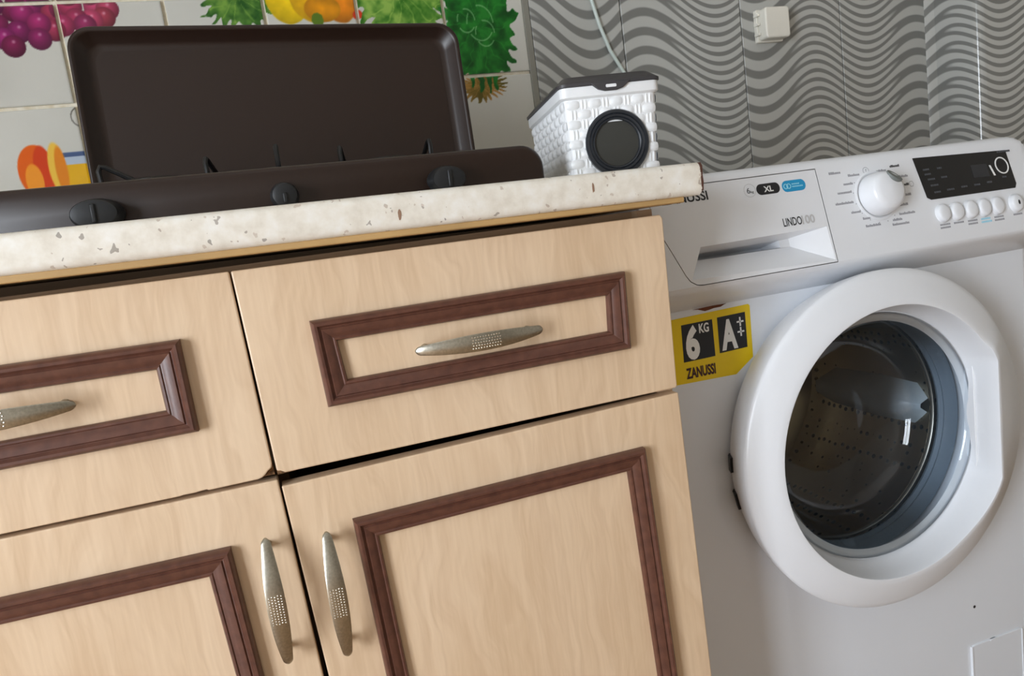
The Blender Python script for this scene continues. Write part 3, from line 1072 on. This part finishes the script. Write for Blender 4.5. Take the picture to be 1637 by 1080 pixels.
# outline anticlockwise from lower right; lower-left corner sloped as in the moulding
outer = [(DRX1, DRZ0), (DRX1, DRZ1), (DRX0, DRZ1), (DRX0, -0.012), (0.4475, -0.045), (0.4590, -0.0745), (0.4630, -0.0810), (0.4700, DRZ0 + 0.001), (0.478, DRZ0)]
rec = [(0.6597, -0.0845), (0.6590, -0.0440), (0.4848, -0.0455), (0.4650, -0.0800)]     # recess rim: br tr tl bl
slot = [(0.6190, -0.0575), (0.6190, -0.0478), (0.4850, -0.0485), (0.4830, -0.0560)]    # floor of the scoop, deep
vo = [bm.verts.new(pp(x, z, 0.0)) for x, z in outer]
vr = [bm.verts.new(pp(x, z, 0.0)) for x, z in rec]
vsb = [bm.verts.new(pp(x, z, -0.022)) for x, z in slot]
bm.faces.new((vo[0], vo[1], vr[1], vr[0]))
bm.faces.new((vo[1], vo[2], vo[3], vo[4], vr[2], vr[1]))
bm.faces.new((vo[4], vo[5], vo[6], vo[7], vr[3], vr[2]))
bm.faces.new((vo[7], vo[8], vo[0], vr[0], vr[3]))
for i in range(4):
    j = (i + 1) % 4
    bm.faces.new((vr[i], vr[j], vsb[j], vsb[i]))
sl = [(0.6050, -0.0570), (0.6050, -0.0480), (0.4850, -0.0485), (0.4830, -0.0560)]       # finger slot opens to the left of this
vsl = [bm.verts.new(pp(x, z, -0.022)) for x, z in sl[:2]]
bm.faces.new((vsb[0], vsb[1], vsl[1], vsl[0]))
vb = [bm.verts.new(pp(x, z, -0.003)) for x, z in outer]
for i in range(len(vo)):
    j = (i + 1) % len(vo)
    bm.faces.new((vo[i], vb[i], vb[j], vo[j]))
drw = obj('detergent_drawer', bm, 'wm', wmr, smooth=20)
bm = B()
loft(bm, [[pp(x, z, -0.0218) for x, z in sl], [pp(x, z, -0.0600) for x, z in sl]], True, False, True)
obj('grip_slot', bm, 'wm', drw, smooth=0)
XD, YD = (1, 0, 0), pt_up


def ptext(body, h, x, z, mat, parent, width, bold=0.0, off=0.0003, name='lettering'):
    return obj(name, text_bm(body, h, pp(x, z, off), XD, YD, 1, bold, width), mat, parent, smooth=0, recalc=False)


ptext('ZANUSSI', 0.0105, 0.4490, 0.0062, 'ink', drw, 0.0600, 0.018)
ptext('LINDO', 0.0098, 0.5998, -0.0372, 'ink', drw, 0.0262, 0.012)
ptext('100', 0.0098, 0.6262, -0.0372, 'ink_pale', drw, 0.0185, 0.03)
bm = B()
pprism(bm, rrect(0.5747, 0.6070, 0.0028, 0.0155, 0.0062, 6), -0.0005, 0.0003)
obj('size_badge', bm, 'ink', drw, smooth=0)
ptext('XL', 0.0066, 0.5845, 0.0058, 'ink_white', drw, 0.0130, 0.03, 0.0005)
bm = B()
pprism(bm, rrect(0.6104, 0.6436, 0.0022, 0.0155, 0.0064, 6), -0.0005, 0.0003)
obj('blue_badge', bm, 'blue', drw, smooth=0)
pale = plain('pale_blue_ink', (150, 214, 234), 0.5)
bm = B()
for (a, b, z) in ((0.6245, 0.6345, 0.0100), (0.6245, 0.6395, 0.0070)):
    q = a
    while q < b:
        pprism(bm, [(q, z), (q + 0.0016, z), (q + 0.0016, z + 0.0015), (q, z + 0.0015)], 0.0002, 0.0005)
        q += 0.0022
for i in range(2):
    lathe(bm, [(0.0022, 0.0), (0.0028, 0.0003), (0.0034, 0.0)], pp(0.6155 + i * 0.0042, 0.0088, 0.0004), pn, 16)
obj('badge_marks', bm, pale, drw, smooth=0)
ptext('6', 0.0066, 0.5615, 0.0066, 'ink', drw, 0.0042, 0.0)
ptext('kg', 0.0030, 0.5662, 0.0066, 'ink', drw, 0.0042, 0.0)
obj('badge_ring', lathe(B(), [(0.0076, 0.0), (0.0078, 0.0003), (0.0080, 0.0)], pp(0.5655, 0.0098, 0.0002), pn, 32), 'ink_pale', drw)

# programme dial
DX, DZ = 0.7420, -0.0165
bm = lathe(B(), [(0.0315, -0.001), (0.0315, 0.0006), (0.0300, 0.0012), (0.0285, 0.0010)], pp(DX, DZ), pn, 56)
obj('dial_ring', bm, 'wm', wmr)
bm = lathe(B(), [(0.0270, 0.0), (0.0268, 0.003), (0.0255, 0.013), (0.0238, 0.019), (0.0215, 0.0225), (0.016, 0.0250), (0.0, 0.0262)], pp(DX, DZ, 0.001), pn, 56)
dial = obj('programme_dial', bm, 'wm', wmr, smooth=50)
# marker facet on the dial's upper right flank
dirv = (Vector((1, 0, 0)) * math.cos(math.radians(58)) + pt_up * math.sin(math.radians(58)))
fc = pp(DX, DZ, 0.0232) + dirv * 0.0175
fn = (pn * 0.80 + dirv * 0.60).normalized()
ft = dirv.cross(pn).normalized()
fu = fn.cross(ft).normalized()
bm = B()
lp1 = [fc + ft * (0.0112 * math.cos(2 * PI * i / 28)) + fu * (0.0078 * math.sin(2 * PI * i / 28)) for i in range(28)]
loft(bm, [[p - fn * 0.004 for p in lp1], [p + fn * 0.0022 for p in lp1]], True, True, True)
obj('dial_marker', bm, 'marker', dial, smooth=30)
# programme legends: short blurred-looking words as broken dashes round the dial
LEG = [(0.6889, 0.0167, .017, 'ink_grey'), (0.7155, 0.0115, .016, 'ink_grey'), (0.7580, 0.0124, .014, 'ink_grey'), (0.7806, 0.0160, .015, 'ink'), (0.7049, 0.0018, .014, 'ink_grey'), (0.6962, -0.0080, .020, 'ink_grey'), (0.6923, -0.0206, .026, 'ink_grey'),
       (0.7054, -0.0330, .013, 'ink_grey'), (0.7185, -0.0423, .010, 'ink_grey'), (0.7260, -0.0518, .022, 'ink_grey'), (0.7862, 0.0022, .020, 'ink_grey'), (0.7887, -0.0084, .013, 'ink'), (0.7875, -0.0210, .014, 'ink_grey'), (0.7778, -0.0325, .014, 'ink_grey'),
       (0.7812, -0.0434, .024, 'ink_grey'), (0.7641, -0.0495, .014, 'ink_grey'), (0.7680, -0.0550, .026, 'ink_grey')]
rl = random.Random(5)
for (x, z, w_, mt) in LEG:
    bm = B()
    q = x - w_ / 2
    while q < x + w_ / 2:
        a = rl.uniform(0.0010, 0.0018)
        hh = rl.choice((0.0022, 0.0022, 0.0030))
        pprism(bm, [(q, z - 0.0011), (q + a, z - 0.0011), (q + a, z - 0.0011 + hh), (q, z - 0.0011 + hh)], -0.0003, 0.0002)
        q += a + 0.0005
    obj('legend_mark', bm, mt, pan, smooth=0)
bm = lathe(B(), [(0.0040, 0.0), (0.0043, 0.0002), (0.0046, 0.0)], pp(0.7356, 0.0150, 0.0002), pn, 28)
pprism(bm, [(0.7353, 0.0138), (0.7359, 0.0138), (0.7359, 0.0168), (0.7353, 0.0168)], -0.0003, 0.0002)
obj('power_symbol', bm, 'ink_grey', pan, smooth=0)
bm = B()
for (x, z) in ((0.7995, -0.0084),):
    lathe(bm, [(0.0034, 0.0), (0.0037, 0.0002), (0.0040, 0.0)], pp(x, z, 0.0002), pn, 6)
obj('legend_symbol', bm, 'ink_grey', pan, smooth=0)
bm = B()
for i in range(14):
    t = math.radians(100 + i * 320 / 14)
    cx_, cz_ = DX + 0.0335 * math.cos(t), DZ + 0.0335 * math.sin(t)
    pprism(bm, ellipse(cx_, cz_, 0.0006, 0.0006, 8), -0.0003, 0.0002)
obj('dial_ticks', bm, 'ink_grey', pan, smooth=0)

# display window
DS = [(0.8110, 0.0228), (0.9655, 0.0180), (0.9690, -0.0270), (0.9655, -0.0325), (0.8240, -0.0318), (0.8180, -0.0285)]
bm = B()
pprism(bm, DS, -0.001, 0.0008)
dis = obj('display', bm, 'screen', wmr, smooth=0, bevel=0.0003)
bm = B()
pprism(bm, [(0.9000, 0.0042), (0.9270, 0.0034), (0.9275, -0.0130), (0.9005, -0.0124)], 0.0002, 0.0010)
obj('display_window', bm, 'screen_grey', dis, smooth=0)
bm = B()
pprism(bm, [(0.9305, 0.0010), (0.9330, 0.0008), (0.9378, -0.0130), (0.9350, -0.0130)], 0.0004, 0.0012)
obj('digit', bm, 'ink_white', dis, smooth=0)
bm = B()
lo_, li_ = ellipse(0.9520, -0.0013, 0.0112, 0.0112, 36), ellipse(0.9520, -0.0013, 0.0094, 0.0096, 36)
sk = lambda q: [(x - 0.10 * (z + 0.0013), z) for x, z in q]
loft(bm, [[pp(x, z, 0.0009) for x, z in sk(lo_)], [pp(x, z, 0.0013) for x, z in sk(lo_)], [pp(x, z, 0.0013) for x, z in sk(li_)], [pp(x, z, 0.0009) for x, z in sk(li_)]], True)
obj('digit', bm, 'ink_white', dis, smooth=0)
dim = plain('dim_print', (78, 80, 84), 0.4)
for (x, z) in ((0.822, 0.0052), (0.845, 0.0050), (0.823, -0.0008), (0.826, -0.0075), (0.848, -0.0070), (0.828, -0.0155), (0.831, -0.0245), (0.852, -0.0235), (0.876, -0.0225), (0.898, -0.0225), (0.920, -0.0215), (0.948, -0.0175), (0.9500, 0.0155)):
    bm = B()
    w_ = rl.uniform(0.007, 0.011) if z < 0.015 else 0.022
    q = x
    while q < x + w_:
        a = rl.uniform(0.0008, 0.0018)
        pprism(bm, [(q - 0, z), (q + a, z), (q + a, z + 0.0022), (q, z + 0.0022)], 0.0003, 0.0011)
        q += a + 0.0008
    obj('display_mark', bm, dim, dis, smooth=0)
# push buttons
for i, (x, z) in enumerate(((0.8345, -0.0506), (0.8568, -0.0509), (0.8800, -0.0513), (0.9020, -0.0516), (0.9245, -0.0519), (0.9575, -0.0525))):
    bm = B()
    loops = []
    for f, d in ((1.06, -0.0005), (1.06, 0.0006), (1.0, 0.0012), (0.98, 0.0040), (0.90, 0.0056), (0.70, 0.0064), (0.35, 0.0067)):
        loops.append([pp(px, pz, d) for px, pz in ellipse(x, z, 0.0098 * f, 0.0112 * f, 28)])
    loft(bm, loops, True, False, True)
    bt = obj('push_button', bm, 'wm', wmr, smooth=50)
    if i == 5:
        bm = B()
        pprism(bm, ellipse(x, z, 0.0016, 0.0030, 12), 0.006, 0.0070)
        obj('start_symbol', bm, 'ink', bt, smooth=0)
    bm = B()
    for dz_, ww in ((-0.0150, 0.016), (-0.0188, 0.017)):
        if dz_ < -0.016 and i in (1, 5):
            continue
        q = x - ww / 2 + 0.001
        while q < x + ww / 2:
            a = rl.uniform(0.0010, 0.0019)
            pprism(bm, [(q, z + dz_), (q + a, z + dz_), (q + a, z + dz_ + 0.0022), (q, z + dz_ + 0.0022)], -0.0003, 0.0002)
            q += a + 0.0006
    obj('button_legend', bm, pale if i == 3 else 'ink_grey', pan, smooth=0)

# energy sticker on the body front
SY = D - 0.0004


def sprism(pts, a=0.0002, b=0.0004):
    return prism_xz(B(), pts, D - b, D)


stk = obj('energy_sticker', sprism([(0.4500, -0.1262), (0.5592, -0.1238), (0.5612, -0.1260), (0.5598, -0.1890), (0.5342, -0.2062), (0.4450, -0.2042)]), 'yellow', wmr, smooth=0)
obj('black_square', prism_xz(B(), [(0.4655, -0.1345), (0.5075, -0.1340), (0.5075, -0.1785), (0.4645, -0.1790)], D - 0.0007, D), 'ink', stk, smooth=0)
obj('black_square', prism_xz(B(), [(0.5145, -0.1332), (0.5535, -0.1325), (0.5530, -0.1755), (0.5140, -0.1765)], D - 0.0007, D), 'ink', stk, smooth=0)


def stext(body, h, x, z, mat, wd, bold):
    return obj('lettering', text_bm(body, h, (x, D - 0.0009, z), (1, 0, 0), (0, 0, 1), 1, bold, wd), mat, stk, smooth=0, recalc=False)


stext('6', 0.0355, 0.4690, -0.1748, 'ink_white', 0.0185, 0.05)
stext('KG', 0.0105, 0.4885, -0.1472, 'ink_white', 0.0135, 0.03)
stext('A', 0.0330, 0.5175, -0.1720, 'ink_white', 0.0225, 0.05)
for zz in (-0.1430, -0.1552):
    bm = B()
    box(bm, 0.5408, 0.5502, D - 0.0010, D - 0.0006, zz - 0.0010, zz + 0.0010)
    box(bm, 0.5445, 0.5465, D - 0.0010, D - 0.0006, zz - 0.0055, zz + 0.0055)
    obj('plus_sign', bm, 'ink_white', stk, smooth=0)
obj('lettering', text_bm('ZANUSSI', 0.0120, (0.4660, D - 0.0009, -0.1990), (1, 0, 0), (0, 0, 1), 1, 0.035, 0.0400), 'ink_brown', stk, smooth=0, recalc=False)
# rust at the seam above the sticker
pts = [(0.483, -0.1188), (0.490, -0.1196), (0.499, -0.1228), (0.505, -0.1222), (0.511, -0.1212), (0.521, -0.1210), (0.526, -0.1190), (0.529, -0.1183), (0.510, -0.1180)]
obj('rust_spot', prism_xz(B(), pts, D - 0.0006, D), 'rust', wmr, smooth=0)

# ---- round door
NT_ = 120
RIN, CH = 0.1690, 0.1500
th_ = [2 * PI * i / NT_ for i in range(NT_)]


def rin(t):
    c = math.cos(t)
    return RIN if c <= 0 or RIN * c < CH else CH / c


def ssm(a, b, x):
    x = min(1, max(0, (x - a) / (b - a)))
    return x * x * (3 - 2 * x)


def dloop(fr, fy):
    out = []
    for t in th_:
        r_ = fr(t)
        out.append((DCX + r_ * math.cos(t), fy(t), DCZ + r_ * math.sin(t)))
    return out


def grip(t):
    a = math.degrees(math.atan2(math.sin(t), math.cos(t)))       # handle sector on the right: crisp above, fading below
    return ssm(37, 33, a) if a > 0 else ssm(-62, -30, a)



loops = []
for rad_, yy, gk in ((0.1830, D - 0.0045, 0), (0.1915, D - 0.0045, 0), (0.1985, D - 0.008, 0), (0.2065, D - 0.026, 0), (0.2110, D - 0.043, 0), (0.2125, D - 0.054, 0.001), (0.2122, D - 0.0562, 0.0015), (0.2100, D - 0.0586, 0.0015), (0.2040, D - 0.0625, -0.0005)):
    loops.append(dloop(lambda t, r_=rad_: r_, lambda t, y_=yy, g_=gk: y_ + g_ * grip(t)))
loops.append(dloop(lambda t: rin(t) + 0.010, lambda t: D - 0.0700 - 0.0040 * grip(t)))
loops.append(dloop(lambda t: rin(t) + 0.003, lambda t: D - 0.0722 - 0.0055 * grip(t)))
loops.append(dloop(lambda t: rin(t) + 0.0008, lambda t: D - 0.0720 - 0.0055 * grip(t)))
loops.append(dloop(lambda t: rin(t), lambda t: D - 0.0705 - 0.0050 * grip(t)))
loops.append(dloop(lambda t: min(rin(t), RIN) - 0.0012, lambda t: D - 0.0600))
loops.append(dloop(lambda t: min(0.1590, rin(t) - 0.0015), lambda t: D - 0.0330))
loops.append(dloop(lambda t: 0.1470, lambda t: D - 0.0300))
bm = loft(B(), loops, True)
door = obj('door_ring', bm, 'wm', wmr, smooth=38)
obj('door_collar', lathe(B(), [(0.1800, -0.0005), (0.1840, 0.0), (0.1840, 0.006), (0.180, 0.006)], (DCX, D, DCZ), (0, -1, 0), 96), 'wm', wmr)
# two dark hinge covers on the door's left flank
for (z0_, z1_) in ((-0.318, -0.300), (-0.366, -0.346)):
    bm = B()
    lo = []
    for zz in (z0_, z1_):
        for_ = []
        for rad_, yy in ((0.1950, D - 0.0030), (0.2000, D - 0.0085), (0.2050, D - 0.0200)):
            dx = math.sqrt(rad_ ** 2 - (zz - DCZ) ** 2)
            for_.append((DCX - dx - 0.0035, yy - 0.0020, zz))
        for_ += [(p[0] + 0.004, p[1], p[2]) for p in reversed(for_)]
        lo.append(for_)
    loft(bm, lo, True, True, True)
    obj('hinge_cover', bm, 'black_plastic', door, smooth=0)
# handle latch plate inside the rim
bm = B()
lt = [(D - 0.030, -0.235), (D - 0.044, -0.240), (D - 0.046, -0.255), (D - 0.046, -0.380), (D - 0.044, -0.394), (D - 0.030, -0.400)]
prism(bm, lt, lambda y, z: (DCX + 0.1505, y, z), lambda y, z: (DCX + 0.1465, y, z))
obj('latch_plate', bm, 'wm', door, bevel=0.001)
# glass bowl
bm = lathe(B(), [(0.1590, 0.0285), (0.1575, 0.0350), (0.1530, 0.0385), (0.1480, 0.0370), (0.1440, 0.0280), (0.1390, 0.0020), (0.1330, -0.0250), (0.1240, -0.0430), (0.1080, -0.0540), (0.06, -0.0590), (0.0, -0.0600)], (DCX, D, DCZ), (0, -1, 0), 72)
obj('glass_bowl', bm, 'glass', door, smooth=60)
# gasket, drum lip, drum and lifters behind the glass
obj('gasket', lathe(B(), [(0.1655, 0.004), (0.1590, 0.000), (0.1530, -0.006), (0.1555, -0.010), (0.1515, -0.014), (0.1530, -0.018), (0.1600, -0.022), (0.175, -0.024)], (DCX, D, DCZ), (0, -1, 0), 72), 'rubber', wmr, smooth=60)
drum = obj('drum', lathe(B(), [(0.1510, -0.0280), (0.1545, -0.0250), (0.1640, -0.0300), (0.2150, -0.0450), (0.2320, -0.0600), (0.2320, -0.3300), (0.2200, -0.3480), (0.1200, -0.3480), (0.1100, -0.3400), (0.0, -0.3380)], (DCX, D, DCZ), (0, -1, 0), 72), 'drum', wmr, smooth=40)
obj('drum_lip', lathe(B(), [(0.1505, -0.0270), (0.1495, -0.0240), (0.1510, -0.0215), (0.1545, -0.0220), (0.1560, -0.0250)], (DCX, D, DCZ), (0, -1, 0), 72), 'steel', drum, smooth=60)
for a in (-8, 112, 232):
    t = math.radians(a)
    e_r = Vector((math.cos(t), 0, math.sin(t)))
    e_t = Vector((-math.sin(t), 0, math.cos(t)))
    c0_ = Vector((DCX, D, DCZ))
    loops = []
    for yy, s in ((0.105, 0.3), (0.125, 0.9), (0.2, 1.0), (0.30, 0.9), (0.335, 0.3)):
        loops.append([c0_ + Vector((0, yy, 0)) + e_t * (w_ * s) + e_r * (0.231 - h_ * s) for w_, h_ in ((-0.036, 0), (-0.024, 0.022), (-0.010, 0.046), (0.010, 0.046), (0.024, 0.022), (0.036, 0))])
    obj('lifter', loft(B(), loops, False), M['lifter'], drum, smooth=60)
# filter flap low on the right
flap = obj('filter_flap', prism_xz(B(), rrect(0.8830, 0.9780, -0.7720, -0.6760, 0.004, 4), D - 0.0022, D + 0.001), 'wm_body', wmr, bevel=0.0010)
for xx in (0.8818, 0.9785):
    obj('flap_edge', box(B(), xx - 0.0008, xx + 0.0008, D - 0.0034, D, -0.771, -0.677), 'wm', flap, smooth=0)
obj('finger_notch', prism_xz(B(), rrect(0.9170, 0.9290, -0.6790, -0.6760, 0.0012, 3), D - 0.0028, D), 'wm_body', flap, smooth=0)

obj('screw_hole', lathe(B(), [(0.0022, -0.0005), (0.0022, 0.0003), (0.0, 0.0004)], (0.892, D, -0.618), (0, -1, 0), 12), 'ink', wmr)

# ------------------------------------------------------------------ on the wall
jb = thing('wall_socket_box', 'small ivory plastic box mounted on the wave-patterned wall', 'wall box', (1.045, 0.683, 0.335))
obj('back_plate', prism_xz(B(), rrect(1.0165, 1.0770, 0.3030, 0.3660, 0.003, 4), 0.674, 0.6832), 'ivory', jb, bevel=0.001)
obj('cover', prism_xz(B(), rrect(1.0190, 1.0755, 0.3055, 0.3640, 0.006, 5), 0.648, 0.6742), 'ivory', jb, bevel=0.003, seg=3)
bm = B()
for zz in (0.3535, 0.336, 0.317):
    box(bm, 1.0120, 1.0175, 0.664, 0.678, zz - 0.0025, zz + 0.0025)
obj('clip', bm, 'ivory', jb, bevel=0.0008)
pts = [(0.6560, 0.677, 0.62), (0.6545, 0.677, 0.50), (0.6585, 0.677, 0.43), (0.6634, 0.677, 0.3984), (0.6740, 0.677, 0.3535), (0.6900, 0.677, 0.3077), (0.7165, 0.676, 0.2604), (0.735, 0.676, 0.21), (0.745, 0.676, 0.12), (0.748, 0.676, 0.0)]
cb = obj('cable', tube(B(), pts, 0.0034, 8), 'cable')
tag(cb, 'thin pale cable hanging down the wave-patterned wall behind the white box', 'cable')
